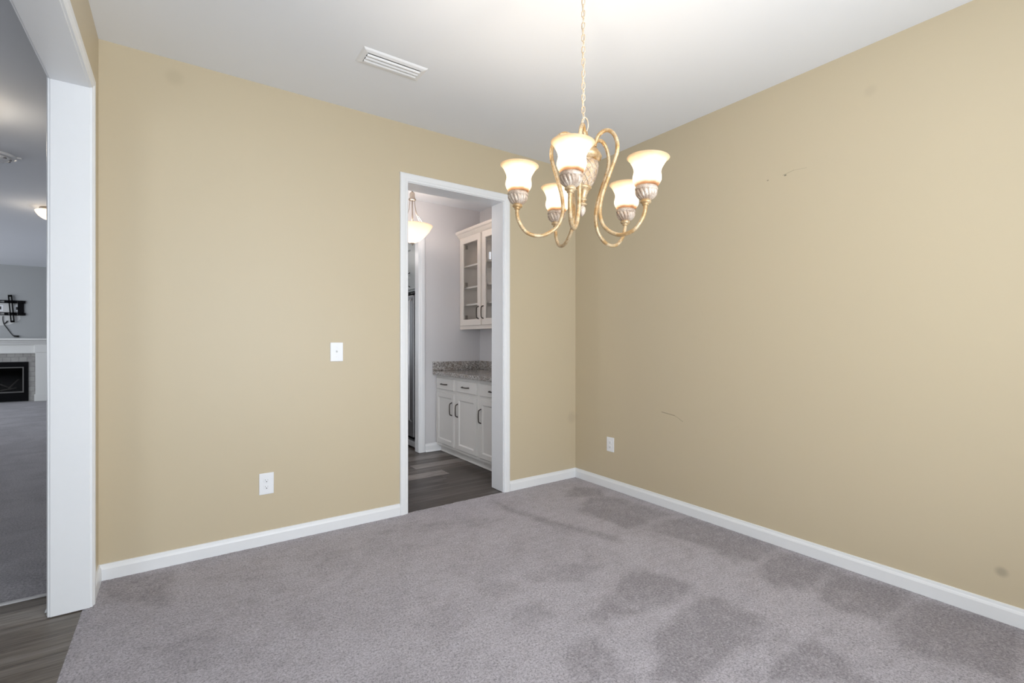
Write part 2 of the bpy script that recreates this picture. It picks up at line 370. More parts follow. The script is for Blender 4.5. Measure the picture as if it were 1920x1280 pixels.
struct(boxes('wall_back', M_TAN, [(-3.25, DX0 - .012, 0, .085, -.05, H), (DX1 + .012, 0, 0, .085, -.05, H), (DX0 - .012, DX1 + .012, 0, .085, DZ + .012, H)]))
struct(boxes('wall_right', M_TAN, [(0, .12, YF - .15, .085, -.05, H)]))
struct(boxes('wall_pantry_front', M_GREY, [(-2.6, DX0 - .012, .085, .167, -.05, H), (DX1 + .012, 0, .085, .167, -.05, H), (DX0 - .012, DX1 + .012, .085, .167, DZ + .012, H)]))
# left wall: cased opening y -.30 .. -2.75
OY0, OY1, OZ = -.300, -2.75, 2.362
struct(boxes('wall_left', M_TAN, [(XL - .065, XL, OY0 + .012, 0, -.05, H), (XL - .065, XL, YF, OY1 - .012, -.05, H), (XL - .065, XL, OY1 - .012, OY0 + .012, OZ + .012, H)]))
struct(boxes('wall_hall', M_GREY2, [(XL - .13, XL - .065, OY0 + .012, .085, -.05, H), (XL - .13, XL - .065, YF, OY1 - .012, -.05, H), (XL - .13, XL - .065, OY1 - .012, OY0 + .012, OZ + .012, H),
                                   (-3.38, -3.25, .085, 10.4, -.05, H)]))
# front wall behind the camera, with the window that lights the room
struct(boxes('wall_front', M_TAN, [(XL - .13, -3.17, YF - .15, YF, -.05, H), (-.89, .12, YF - .15, YF, -.05, H), (-3.17, -.89, YF - .15, YF, -.05, .23), (-3.17, -.89, YF - .15, YF, 2.57, H)]))
wf = struct(boxes('window_1', M_TRIM, [(-3.24, -3.17, YF - .02, YF + .02, .17, 2.64), (-.89, -.82, YF - .02, YF + .02, .17, 2.64), (-3.17, -.89, YF - .02, YF + .02, 2.57, 2.64), (-3.17, -.89, YF - .02, YF + .05, .18, .23)]))
struct(boxes('wall_fireplace', M_GREY2, [(-9.4, -3.25, 10.385, 10.5, -.05, H)]))
struct(boxes('wall_far_left', M_GREY2, [(-9.5, -9.38, -4.3, 4.2, -.05, H), (-9.5, -9.38, 9.4, 10.5, -.05, H), (-9.5, -9.38, 4.2, 9.4, -.05, .5), (-9.5, -9.38, 4.2, 9.4, 2.5, H)]))
struct(boxes('wall_entry', M_GREY2, [(-9.5, -6.25, -4.3, -4.15, -.05, H), (-4.95, -3.25, -4.3, -4.15, -.05, H), (-6.25, -4.95, -4.3, -4.15, -.05, .55), (-6.25, -4.95, -4.3, -4.15, 2.65, H), (-3.38, -3.30, -4.3, YF - .15, -.05, H)]))
PY = 1.653; KX = -.778
struct(boxes('wall_pantry_far', M_GREY, [(KX + .012, 0, PY, PY + .09, -.05, H), (-1.70, KX + .012, PY, PY + .09, 2.343, H), (-2.6, -1.70, PY, PY + .09, -.05, H)]))
struct(boxes('wall_pantry_right', M_GREY, [(0, .12, .085, 5, -.05, H)]))
struct(boxes('wall_pantry_left', M_GREY, [(-2.6, -2.5, .085, 5, -.05, H)]))
struct(boxes('wall_kitchen_far', M_GREY, [(-2.6, -3.3 + .7 - .001, 5, 5.1, -.05, H), (-1.8, .12, 5, 5.1, -.05, H), (-2.6, -1.8, 5, 5.1, -.05, .9), (-2.6, -1.8, 5, 5.1, 2.1, H)]))

# jambs (door linings) and casings
def lining(name, a0, a1, top, d0, d1, axis, th=.02):
    bs = [(a0 - th, a0, d0, d1, 0, top + th), (a1, a1 + th, d0, d1, 0, top + th), (a0 - th, a1 + th, d0, d1, top, top + th)]
    if axis == 'y': bs = [(b[2], b[3], b[0], b[1], b[4], b[5]) for b in bs]
    mb = MB()
    for b in bs: mb.box(*b, bev=.0012)
    return struct(mb.build(name, M_TRIM))
CAS = [(.005, 0), (.005, .009), (.010, .0115), (.020, .0115), (.024, .015), (.030, .0165), (.052, .0165), (.059, .014), (.062, .010), (.062, 0)]
def casing(name, a0, a1, top, plane, sgn, axis, prof=CAS):
    mb = MB(); z0 = 0
    if axis == 'x': pts = [(a0, plane, z0), (a0, plane, top), (a1, plane, top), (a1, plane, z0)]; o1 = Vector((-1, 0, 0)); o2 = Vector((1, 0, 0)); up = (0, sgn, 0)
    else: pts = [(plane, a0, z0), (plane, a0, top), (plane, a1, top), (plane, a1, z0)]; o1 = Vector((0, -1, 0)); o2 = Vector((0, 1, 0)); up = (sgn, 0, 0)
    Z = Vector((0, 0, 1)); mb.sweep(pts, prof, [o1, o1 + Z, o2 + Z, o2], up)
    return struct(mb.build(name, M_TRIM))
lining('trim_2', DX0, DX1, DZ, -.001, .168, 'x')
casing('trim_3', DX0, DX1, DZ, 0, -1, 'x'); casing('trim_4', DX0, DX1, DZ, .167, 1, 'x')
lining('trim_5', OY1, OY0, OZ, XL - .131, XL + .001, 'y')
casing('trim_6', OY1, OY0, OZ, XL, 1, 'y'); casing('trim_7', OY1, OY0, OZ, XL - .13, -1, 'y')
lining('trim_8', -1.68, KX, 2.331, PY - .001, PY + .091, 'x')
KC = [(u * 1.2, w_) for u, w_ in CAS]
casing('trim_9', -1.68, KX, 2.331, PY, -1, 'x', KC)
# baseboards
BP = [(0, 0), (.014, 0), (.014, .056), (.011, .064), (.008, .069), (.006, .080), (0, .081)]
def baseboard(name, pts, outs, hs=1.0, shoe=False, m=None):
    mb = MB(); prof = [(u, z * hs) for u, z in BP]
    mb.sweep(pts, prof, [Vector(o) for o in outs], (0, 0, 1))
    if shoe:
        q = [(.014, 0), (.028, 0), (.0265, .008), (.022, .014), (.014, .017)]; mb.sweep(pts, q, [Vector(o) for o in outs], (0, 0, 1))
    return struct(mb.build(name, m or M_TRIM))
baseboard('baseboard_back', [(XL, OY0 + .062, 0), (XL, 0, 0), (DX0 - .062, 0, 0)], [(1, 0, 0), (1, -1, 0), (0, -1, 0)])
baseboard('baseboard_right', [(DX1 + .062, 0, 0), (0, 0, 0), (0, YF, 0)], [(0, -1, 0), (-1, -1, 0), (-1, 0, 0)])
baseboard('baseboard_pantry', [(KX + .075, PY, 0), (-.505, PY, 0)], [(0, -1, 0), (0, -1, 0)], 1.1, True)
baseboard('baseboard_hall', [(XL - .13, OY0 + .062, 0), (XL - .13, 9, 0)], [(-1, 0, 0), (-1, 0, 0)], 1.2, True)
baseboard('baseboard_fireplace', [(-5.05, 10.385, 0), (-3.38, 10.385, 0)], [(0, -1, 0), (0, -1, 0)], 1.3, True)

# ------------------------------------------------------------------ switch, outlets, sensor
def screw(parent, x, y, z):
    return MB().lathe([(0, -.0006), (.0028, -.0006), (.0032, .0004), (0, .0006)], 12).build('screw', M_PLATE, parent, True)
def plate(name, label, cat, loc, rz, w_, h_, kind):
    # local frame: plate lies in XZ, faces -Y
    t = thing(name, label, cat, loc, rz)
    mb = MB().box(-w_ / 2, w_ / 2, -.006, 0, -h_ / 2, h_ / 2, bev=.0028); mb.build('cover_plate', M_PLATE, t)
    def sc(z):
        s_ = MB().lathe([(0, 0), (.003, 0), (.0034, -.0008), (.0034, -.002)], 14).build('screw', M_PLATE, t, True)
        s_.location = (0, -.0062, z); s_.rotation_euler = (PI / 2, 0, 0); s_.rotation_euler = (PI / 2, 0, 0); return s_
    if kind == 'switch':
        MB().box(-.0055, .0055, -.0072, -.005, -.0125, .0125, bev=.0006).build('switch_collar', M_PLATE, t)
        lv = MB().box(-.0042, .0042, -.017, 0, -.0045, .0045, bev=.001).build('toggle', M_PLATE, t)
        lv.location = (0, -.004, 0); lv.rotation_euler = (math.radians(-28), 0, 0)
        sc(.030); sc(-.030)
    else:
        for dz in (.0195, -.0195):
            q = MB(); pr = []
            for k in range(24):
                a = 2 * PI * k / 24; x = .0172 * math.cos(a); z = max(-.0125, min(.0125, .0172 * math.sin(a))); pr.append((x, z))
            q.poly([[(x, -.004, z) for x, z in pr], [(x, -.0073, z) for x, z in pr], [(x * .93, -.0078, z * .93) for x, z in pr]])
            o = q.build('receptacle', M_PLATE, t, loc=(0, 0, dz))
            s_ = MB().box(-.0072, -.0054, -.0080, -.006, .000, .0072); s_.box(.0054, .0068, -.0080, -.006, .000, .0062)
            s_.build('slot', M_DARKSLOT if kind == 'x' else M_SLOTG, o)
            g = MB().lathe([(0, 0), (.0026, 0), (.0026, .002)], 12).build('ground_hole', M_DARKSLOT, o); g.rotation_euler = (PI / 2, 0, 0); g.location = (0, -.0079, -.0065)
        sc(0)
    return t
M_SLOTG = plain('slot_grey', (.25, .25, .26), .6)
plate('light_switch', 'white single toggle light switch plate on tan wall left of pantry doorway', 'light switch', (-2.0805, 0, 1.1425), 0, .080, .122, 'switch')
plate('wall_outlet', 'white duplex outlet low on the tan back wall left of the pantry doorway', 'outlet', (-2.4875, 0, .3625), 0, .079, .127, 'outlet')
plate('wall_outlet', 'white duplex outlet on the tan right wall near the room corner', 'outlet', (0, -.4235, .3625), -PI / 2 + PI, .079, .118, 'outlet').rotation_euler = (0, 0, -PI / 2)
tag(MB().box(-.803, -.786, .171, .186, 1.893, 1.955, bev=.003).build('contact_sensor', M_PLATE), 'small white plastic sensor at rear edge of the pantry doorway', 'sensor')

# ------------------------------------------------------------------ ceiling vent
v = thing('ceiling_vent', 'white rectangular louvred air vent set in the dining room ceiling', 'air vent', (-1.951, -.637, H))
mb = MB(); a, b = .184, .074; ia, ib = .150, .046
path = [(-ia, -ib, 0), (ia, -ib, 0), (ia, ib, 0), (-ia, ib, 0)]
outs = [Vector((-1, -1, 0)), Vector((1, -1, 0)), Vector((1, 1, 0)), Vector((-1, 1, 0))]
rings = [[Vector(p) + outs[i] * u + Vector((0, 0, w_)) for (u, w_) in [(0, .004), (0, -.010), (.006, -.011), (.022, -.007), (.030, -.001), (.030, .004)]] for i, p in enumerate(path)]
mb.poly(rings, loop=True); mb.build('frame', M_TRIM, v)
box('dark_backing', M_DARKSLOT, (-.15, .15, -.046, .046, -.0015, .0), v)  # near-black sheet: shade behind the louvres put into its colour
for i, (yy, ang) in enumerate([(.029, -20), (.0, -20), (-.029, -20)]):
    bl = MB(); n = 7; arc = []
    for k in range(n):
        t_ = (k / (n - 1) - .5); arc.append((t_ * .0175, -.004 * (1 - (2 * t_) ** 2)))
    ca, sa = math.cos(math.radians(ang)), math.sin(math.radians(ang))
    ring = lambda x, off: [(x, y * ca - (z - off) * sa, y * sa + (z - off) * ca) for y, z in arc]
    r0 = ring(-.149, 0) + ring(-.149, .0012)[::-1]; r1 = ring(.149, 0) + ring(.149, .0012)[::-1]
    bl.poly([r0, r1]); o = bl.build('louvre', M_TRIM, v, loc=(0, yy, -.0115))

# ------------------------------------------------------------------ chandelier
CX, CY = -1.600, -1.784
FW = Vector((.5743, .8187, 0)); RT = Vector((.8187, -.5743, 0)); UP = Vector((0, 0, 1))
PIV = 2.06
ch = thing('chandelier', 'five-light antique gold chandelier with lit frosted bell shades hanging on a chain', 'chandelier', (CX, CY, PIV))
body = ch
tilt = Matrix.Rotation(math.radians(3.2), 3, FW)          # hangs slightly askew: right side lower
def TT(p): return tilt @ Vector(p) + RT * .014
def tilted(mb):
    for vv in mb.bm.verts: vv.co = TT(vv.co)
    return mb
Z = lambda z: z - PIV
def catmull(pts, n=8):
    P = [Vector(p) for p in pts]; P = [P[0] * 2 - P[1]] + P + [P[-1] * 2 - P[-2]]; out = []
    for i in range(1, len(P) - 2):
        for k in range(n):
            t = k / n; a, b, c, d = P[i - 1:i + 3]
            out.append(.5 * ((2 * b) + (c - a) * t + (2 * a - 5 * b + 4 * c - d) * t * t + (3 * b - a - 3 * c + d) * t ** 3))
    out.append(P[-2]); return out
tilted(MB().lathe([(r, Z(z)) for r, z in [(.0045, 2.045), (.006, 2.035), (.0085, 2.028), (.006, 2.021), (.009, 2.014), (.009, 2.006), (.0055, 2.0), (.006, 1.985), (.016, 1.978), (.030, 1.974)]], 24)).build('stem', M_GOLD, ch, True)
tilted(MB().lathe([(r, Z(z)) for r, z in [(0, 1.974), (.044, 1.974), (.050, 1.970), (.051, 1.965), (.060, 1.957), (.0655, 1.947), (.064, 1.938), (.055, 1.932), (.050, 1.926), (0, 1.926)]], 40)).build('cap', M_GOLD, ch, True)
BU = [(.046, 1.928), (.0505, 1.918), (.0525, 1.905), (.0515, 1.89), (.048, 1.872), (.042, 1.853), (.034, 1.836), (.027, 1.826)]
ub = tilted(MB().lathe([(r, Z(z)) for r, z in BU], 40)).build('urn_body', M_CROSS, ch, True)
lat = MB()
def bu_r(z):
    for (r0, z0), (r1, z1) in zip(BU, BU[1:]):
        if z1 <= z <= z0: return r1 + (r0 - r1) * (z - z1) / (z0 - z1)
    return BU[-1][0]
for k in range(11):
    for sg in (1, -1):
        pts = []
        for i in range(17):
            z = 1.926 - (1.926 - 1.827) * i / 16; a = 2 * PI * k / 11 + sg * i / 16 * 1.75; r = bu_r(z) + .0012
            pts.append((r * math.cos(a), r * math.sin(a), Z(z)))
        lat.tube(pts, .0016, 6)
tilted(lat).build('lattice', M_WASH, ub, True)
tilted(MB().lathe([(r, Z(z)) for r, z in [(.026, 1.828), (.031, 1.825), (.032, 1.820), (.028, 1.815), (.024, 1.812), (.019, 1.802), (.0145, 1.79), (.0115, 1.780), (.0125, 1.777), (.016, 1.775), (.016, 1.771), (.011, 1.768), (.010, 1.762), (.0125, 1.760), (.0175, 1.757), (.0175, 1.753), (.012, 1.750), (.006, 1.748)]], 28)).build('bell_cone', M_GOLD, ch, True)
tilted(MB().lathe([(r, Z(z)) for r, z in [(.006, 1.750), (.010, 1.745), (.0130, 1.738), (.0135, 1.730), (.011, 1.720), (.006, 1.711), (.001, 1.707)]], 24, mod=lambda a, z: 1 + .05 * math.cos(8 * a + z * 120))).build('finial', M_WASH, ch, True)
# top ring the chain hooks into
MB().tube([RT * (.013 * math.sin(a) + .006) + UP * (Z(2.072) + .029 * math.cos(a)) for a in [2 * PI * k / 28 for k in range(28)]], .0028, 10, closed=True).build('hanging_ring', M_CHAIN, ch, True)
ARM = [(.040, 1.978), (.041, 1.992), (.052, 2.017), (.072, 2.031), (.096, 2.030), (.120, 2.008), (.134, 1.972), (.134, 1.936), (.125, 1.903), (.103, 1.842), (.084, 1.781), (.077, 1.732), (.082, 1.692), (.101, 1.655), (.140, 1.627), (.180, 1.620), (.220, 1.634), (.248, 1.670), (.258, 1.700), (.259, 1.722)]
SH = [(.036, 0), (.0405, .004), (.0475, .015), (.0515, .026), (.0518, .036), (.0495, .048), (.0485, .056), (.0505, .067), (.0560, .079), (.0645, .093), (.0705, .101), (.0765, .1055)]
SHI = [(r - .003, z + (.001 if i else .003)) for i, (r, z) in enumerate(SH)][::-1]
cup_p = [(.0045, -.004), (.0115, -.002), (.0125, .001), (.0105, .004), (.0185, .007), (.0205, .011), (.019, .016), (.016, .019), (.0215, .0205)]
cup2 = [(.0165, .018), (.024, .022), (.031, .028), (.0365, .037), (.0385, .046), (.0375, .052)]
cup3 = [(.036, .050), (.0405, .053), (.0415, .058), (.039, .062), (.0385, .066), (.034, .067), (.0, .066)]
TH0 = -.3056
lamps = []
for k in range(5):
    a = TH0 + k * 2 * PI / 5; d = -FW * math.cos(a) + RT * math.sin(a)
    pts = catmull([d * r + UP * Z(z) for r, z in ARM], 6)
    arm = tilted(MB().tube(pts, .0076, 14)).build('arm', M_GOLD, ch, True)
    # flat bright edge bead along the outside of the scroll
    base = d * .259 + UP * Z(1.722)
    def at(mb):
        for vv in mb.bm.verts: vv.co = TT(vv.co + base)
        return mb
    gad = lambda ang, z: 1 + .13 * (abs(math.sin(7.5 * ang + (z - .02) * 70)) ** .7 - .75)
    cu = at(MB().lathe([(p.x, p.z) for p in catmull([(q[0], 0, q[1]) for q in cup2], 3)], 120, mod=gad)).build('candle_cup', M_WASH, ch, True)
    at(MB().lathe(cup_p, 28)).build('cup_knob', M_GOLD, cu, True)
    at(MB().lathe(cup3, 32)).build('cup_rim', M_WASH, cu, True)
    org = TT(base + UP * .066)
    sh = MB().lathe(SH + SHI, 48); 
    for vv in sh.bm.verts: vv.co = tilt @ vv.co
    o = sh.build('glass_shade', M_SHADE, ch, True, loc=org)
    bp = ch.location + org + tilt @ Vector((0, 0, .045))
    b_ = MB().lathe([(.009, -.03), (.011, -.012), (.022, .008), (.0245, .02), (.02, .033), (.009, .041), (0, .043)], 20)
    for vv in b_.bm.verts: vv.co = tilt @ vv.co
    lamps.append(bp)
    bulb('chandelier_bulb', bp + Vector((0, 0, .004)), 3.6, (1, .85, .66), .012)
# chain
nl = 19; z = 2.093
lk = MB(); hw, hh, rr = .0062, .0115, .0017
ring = []
for q in range(24):
    an = 2 * PI * q / 24
    ring.append((hw * math.cos(an), 0, hh * (1 if math.sin(an) >= 0 else -1) * .62 + hw * math.sin(an) * 1.05))
lk.tube(ring, rr, 8, closed=True)
link0 = lk.build('chain_link', M_CHAIN, ch, True)
Hc = H - .035; i = 0; pitch = .0232
nn = int((Hc - 2.105) / pitch)
for i in range(nn + 1):
    l = link0 if i == 0 else link0.copy()
    if i: COL.objects.link(l); l.parent = ch
    l.location = (0, 0, 2.108 - PIV + i * (Hc - 2.108) / nn); l.rotation_euler = (0, 0, math.radians(35 + (90 if i % 2 else 0)))
cord = [Vector((.0045 * math.cos(i * 1.1), .0045 * math.sin(i * 1.1), Z(2.02) + (Hc - 2.02) * i / 40)) for i in range(41)]
MB().tube(cord, .0016, 6).build('cord', plain('clear_gold_cord', (.70, .60, .48), .4), ch, True)
MB().lathe([(0, Z(H)), (.062, Z(H)), (.064, Z(H - .006)), (.050, Z(H - .018)), (.022, Z(H - .026)), (.010, Z(H - .034)), (0, Z(H - .036))], 36).build('canopy', M_GOLD, ch, True)

# ------------------------------------------------------------------ pantry bowl pendant
pd = thing('pantry_pendant', 'brushed nickel pendant with a lit frosted glass bowl hanging in the pantry', 'pendant light', (-1.109, 1.047, 2.30))
MB().lathe([(0, -.166), (.010, -.165), (.03, -.160), (.072, -.138), (.118, -.100), (.158, -.052), (.183, -.010), (.190, .0), (.184, .001), (.176, -.011), (.151, -.050), (.112, -.095), (.068, -.131), (.03, -.152), (0, -.157)], 56).build('glass_bowl', M_BOWL, pd, True)
MB().lathe([(0, .335), (.006, .334), (.010, .318), (.020, .312), (.024, .300), (.025, .262), (.034, .252), (.036, .244), (.030, .238), (0, .238)], 28).build('hub', M_NICKEL, pd, True)
MB().tube([(0, 0, .24), (0, 0, -.165)], .006, 10).build('stem', M_NICKEL, pd, True)
MB().lathe([(0, .44), (.055, .44), (.055, .425), (.02, .415), (.005, .412), (.005, .33)], 28).build('canopy', M_NICKEL, pd, True)
MB().lathe([(0, -.186), (.006, -.185), (.009, -.179), (.006, -.174), (.016, -.171), (.019, -.165), (.019, -.161), (0, -.160)], 20).build('finial', M_NICKEL, pd, True)
for k in range(6):
    a = 2 * PI * k / 6 + .2; c, s_ = math.cos(a), math.sin(a)
    pts = catmull([(c * .026, s_ * .026, .242), (c * .027, s_ * .027, .20), (c * .045, s_ * .045, .12), (c * .09, s_ * .09, .045), (c * .150, s_ * .150, -.032)], 5)
    MB().tube(pts, .0024, 8).build('support_rod', M_NICKEL, pd, True)

# ------------------------------------------------------------------ cabinet parts (fronts face -X)
def pull(parent, y, z, ln, x, vertical=True):
    pts = []
    for t_ in [i / 14 for i in range(15)]:
        s_ = (t_ - .5) * ln; e = min(t_, 1 - t_); dx = .026 * min(1, e * 9) ** .5 + .004 * math.sin(t_ * PI)
        pts.append((x - dx, y, z + s_) if vertical else (x - dx, y + s_, z))
    return MB().tube(pts,   .0060, 8).build('handle', M_BRONZE, parent, True)
def front(name, parent, x, y0, y1, z0, z1, rail, m, th=.019, glassy=False):
    # door or drawer front: outer face at x, thickness th towards +X; rail = frame width, inner panel recessed behind a sloped moulding
    mb = MB()
    def ring(i, d): return [Vector((x + d, y0 + i, z0 + i)), Vector((x + d, y1 - i, z0 + i)), Vector((x + d, y1 - i, z1 - i)), Vector((x + d, y0 + i, z1 - i))]
    if rail == 0:
        rings = [ring(0, th), ring(0, .005), ring(.002, .002), ring(.006, 0)]
        mb.poly(rings)
    elif glassy:
        rings = [ring(0, th), ring(0, .003), ring(.003, 0), ring(rail, 0), ring(rail + .006, .005), ring(rail + .006, th)]
        mb.poly(rings, loop=True)
    else:
        rings = [ring(0, th), ring(0, .003), ring(.003, 0), ring(rail, 0), ring(rail + .005, .003), ring(rail + .012, .010), ring(rail + .016, .0105)]
        mb.poly(rings)
    return mb.build(name, m, parent)
XF = -.56
def base_cab(label, y0, y1, fronts, group=None):
    t = thing('base_cabinet', label, 'cabinet', (XF, (y0 + y1) / 2, 0)); oy = (y0 + y1) / 2
    T = lambda b: (b[0] - XF, b[1] - XF, b[2] - oy, b[3] - oy, b[4], b[5])
    mb = MB(); mb.box(*T((XF + .018, -.002, y0, y1, .095, .844)))
    mb.build('carcass', M_CAB, t)
    fr = MB(); st = .03
    fr.box(*T((XF - .001, XF + .018, y0, y1, .076, .844)));  fr.build('face_frame', M_CAB, t)
    tk = MB(); tk.box(*T((-.51, -.49, y0, y1, 0, .095))); tk.build('toe_kick', M_CAB, t)
    sh_ = MB(); q = [(0, 0), (.014, 0), (.0125, .008), (.008, .014), (0, .017)]
    sh_.sweep([(-.51 - XF, y0 - oy, 0), (-.51 - XF, y1 - oy, 0)], q, [Vector((-1, 0, 0))] * 2, (0, 0, 1)); sh_.build('shoe_moulding', M_CAB, t)
    for (a0, a1, side) in fronts:
        d = front('drawer', t, -.020, a0 - oy, a1 - oy, .694, .812, 0, M_CAB); pull(d, (a0 + a1) / 2 - oy, .752, .125, -.02, False)
        d = front('door', t, -.020, a0 - oy, a1 - oy, .108, .660, .046, M_CAB)
        hy = a0 + .03 if side < 0 else a1 - .03
        pull(d, hy - oy, .505, .135, -.02, True)
    return t
base_cab('light grey base cabinet with two doors and two drawers against far pantry wall', .728, 1.651, [(1.224, 1.622, -1), (.765, 1.157, 1)])
base_cab('light grey base cabinet partly hidden behind right side of the pantry doorway', .17, .726, [(.20, .703, 1)])
ct = thing('granite_worktop', 'speckled grey granite worktop with low backsplash on the pantry base cabinets', 'countertop', (-.3, .9, .845))
def ctb(n, b): return box(n, M_GRANITE, (b[0] + .3, b[1] + .3, b[2] - .9, b[3] - .9, b[4] - .845, b[5] - .845), ct, bev=.003)
ctb('slab', (-.612, -.002, .170, 1.651, .8455, .885)); ctb('backsplash', (-.612, -.022, 1.631, 1.651, .8855, .985)); ctb('backsplash', (-.022, -.002, .170, 1.651, .8855, .985))
# glazed wall cabinet
UX = -.265; y0, y1, z0, z1 = .70, 1.640, 1.352, 2.385
wc = thing('glass_wall_cabinet', 'cream wall cabinet with two glazed doors and crown moulding above the worktop', 'cabinet', (UX, 1.17, 1.352))
def T(b): return (b[0] - UX, b[1] - UX, b[2] - 1.17, b[3] - 1.17, b[4] - 1.352, b[5] - 1.352)
M_CABW = plain('warm_cabinet_paint', (.80, .74, .68), .38, var=.012)
mb = MB()
for b in [(UX + .018, -.012, y0, y0 + .018, z0, z1), (UX + .018, -.012, y1 - .018, y1, z0, z1), (UX + .018, -.012, y0 + .018, y1 - .018, z0, z0 + .018), (UX + .018, -.012, y0 + .018, y1 - .018, z1 - .018, z1), (-.012, -.002, y0, y1, z0, z1)]: mb.box(*T(b))
mb.build('carcass', M_CABW, wc)
mb = MB()
for b in [(UX - .001, UX + .018, y1 - .03, y1 + .011, z0 - .006, z1), (UX - .001, UX + .018, y0, y0 + .03, z0 - .006, z1), (UX - .001, UX + .018, y0 + .03, y1 - .03, z0 - .006, z0 + .036), (UX - .001, UX + .018, y0 + .03, y1 - .03, z1 - .04, z1), (UX - .001, UX + .018, 1.135, 1.172, z0 + .036, z1 - .04)]: mb.box(*T(b))
mb.build('face_frame', M_CABW, wc)
for zz in (2.060, 1.815, 1.622): box('shelf', M_CABW, T((-.235, -.013, y0 + .019, y1 - .019, zz - .009, zz + .009)), wc)
for (a0, a1, side) in [(1.170, 1.618, -1), (.712, 1.140, 1)]:
    d = front('door', wc, -.020, a0 - 1.17, a1 - 1.17, .034, 1.020, .062, M_CABW, glassy=True)
    box('glass_pane', M_GLASS, (-.012, -.008, a0 + .066 - 1.17, a1 - .066 - 1.17, .1, .954), d)
    hy = (a0 + .034) if side < 0 else (a1 - .03)
    pull(d, hy - 1.17, .168, .135, -.02, True)
    hg = (a1 - .085) if side < 0 else a0 + .085
    for hz in (.13, .50, .92): box('hinge', M_NICKEL, (.000, .035, hg - 1.17, hg - 1.17 + .018, hz - .022, hz + .022), d, bev=.002)
CR = [(0, 0), (-.004, 0), (-.008, .012), (-.014, .018), (-.020, .024), (-.034, .040), (-.040, .052), (-.052, .056), (-.058, .066), (-.060, .085), (0, .085)]
mb = MB(); mb.sweep([(-.001, .70 - 1.17, z1 - .020 - 1.352), (-.001, 1.652 - 1.17, z1 - .020 - 1.352)], CR, [Vector((1, 0, 0))] * 2, (0, 0, 1)); mb.build('crown_moulding', M_CABW, wc)

# ------------------------------------------------------------------ kitchen behind: fridge and cabinet above it
fr = thing('refrigerator', 'stainless steel refrigerator seen through the gap left of pantry wall', 'refrigerator', (-.40, 2.25, 0))
def TF(b): return (b[0] + .4, b[1] + .4, b[2] - 2.25, b[3] - 2.25, b[4], b[5])
box('body', M_BLACK, TF((-.69, -.02, 1.80, 2.72, .05, 1.745)), fr, bev=.004)
box('door', M_STEEL, TF((-.755, -.695, 1.850, 2.29, .13, 1.735)), fr, bev=.012)
box('door', M_STEEL, TF((-.755, -.695, 2.30, 2.715, .13, 1.735)), fr, bev=.012)
MB().tube([(-.352, -.360, .3), (-.384, -.360, .33), (-.388, -.360, 1.0), (-.384, -.360, 1.66), (-.352, -.360, 1.70)], .008, 10).build('handle', M_CHROME, fr, True)
box('kick_grille', M_CHROME, TF((-.745, -.69, 1.82, 2.71, .02, .085)), fr, bev=.006)
box('hinge_cover', M_DARKSLOT, TF((-.75, -.62, 1.83, 1.93, 1.747, 1.765)), fr, bev=.004)
for yy in (1.87, 2.66): MB().lathe([(0, 0), (.022, 0), (.022, .02), (.012, .05)], 14, (-.30, yy - 2.25, 0)).build('foot', M_NICKEL, fr, True)
kc = thing('fridge_top_cabinet', 'grey kitchen cabinet mounted above the refrigerator', 'cabinet', (-.40, 2.25, 1.80))
box('carcass', M_CAB2, (-.335, .38, -.46, .47, -.02, .60), kc)
d = front('door', kc, -.355, -.46, -.01, .0, .585, .13, M_CAB2)
MB().tube([(-.355, -.31, .03), (-.385, -.31, .045), (-.388, -.31, .11), (-.385, -.31, .175), (-.355, -.31, .19)], .005, 8).build('handle', M_BRONZE, d, True)
d = front('door', kc, -.355, .01, .46, .0, .585, .06, M_CAB2)
bulb('kitchen_fill', (-1.5, 3.4, 2.45), 9, (1, .95, .9), .1)  # added unseen fill light for the kitchen, no fitting built

# ------------------------------------------------------------------ great room: fireplace, TV bracket, ceiling fittings
FY = 10.385; FX = -5.87
fp = thing('fireplace', 'white mantel fireplace with tile surround and black metal firebox in the far room', 'fireplace', (FX, FY, 0))
mb = MB()
SHF = [(0, 1.147), (.10, 1.147), (.11, 1.165), (.125, 1.185), (.14, 1.20), (.155, 1.222), (.19, 1.235), (.20, 1.240), (.20, 1.273), (0, 1.273)]
mb.sweep([(-.815, 0, 0), (.815, 0, 0)], SHF, [Vector((0, -1, 0))] * 2, (0, 0, 1)); mb.build('mantel_shelf', M_MANTEL, fp)
box('frieze', M_MANTEL, (-.60, .60, -.06, 0, .985, 1.147), fp, bev=.003)
box('frieze_bead', M_MANTEL, (-.60, .60, -.068, 0, .972, .988), fp, bev=.003)
for s_ in (-1, 1):
    c = s_ * .677
    pl = MB().box(c - .085, c + .085, -.085, 0, .13, 1.0, bev=.003).build('pilaster', M_MANTEL, fp)
    box('plinth', M_MANTEL, (c - .10, c + .10, -.10, 0, 0, .14), pl, bev=.004); box('capital', M_MANTEL, (c - .10, c + .10, -.098, 0, .99, 1.147), pl, bev=.004)
    box('tile_surround', M_TILE, (min(s_ * .481, s_ * .592), max(s_ * .481, s_ * .592), -.03, 0, .0, .972), fp)
box('tile_surround', M_TILE, (-.481, .481, -.03, 0, .80, .972), fp)
fb = MB()
for b in [(-.48, .48, -.045, -.001, .70, .80), (-.48, .48, -.045, -.001, .015, .19), (-.48, -.42, -.045, -.001, .19, .70), (.42, .48, -.045, -.001, .19, .70), (-.42, .42, -.008, -.001, .19, .70)]: fb.box(*b)
fbo = fb.build('firebox', M_BLACK, fp)
gf = MB(); M_FR = plain('dull_metal_frame', (.16, .155, .15), .45, .7)
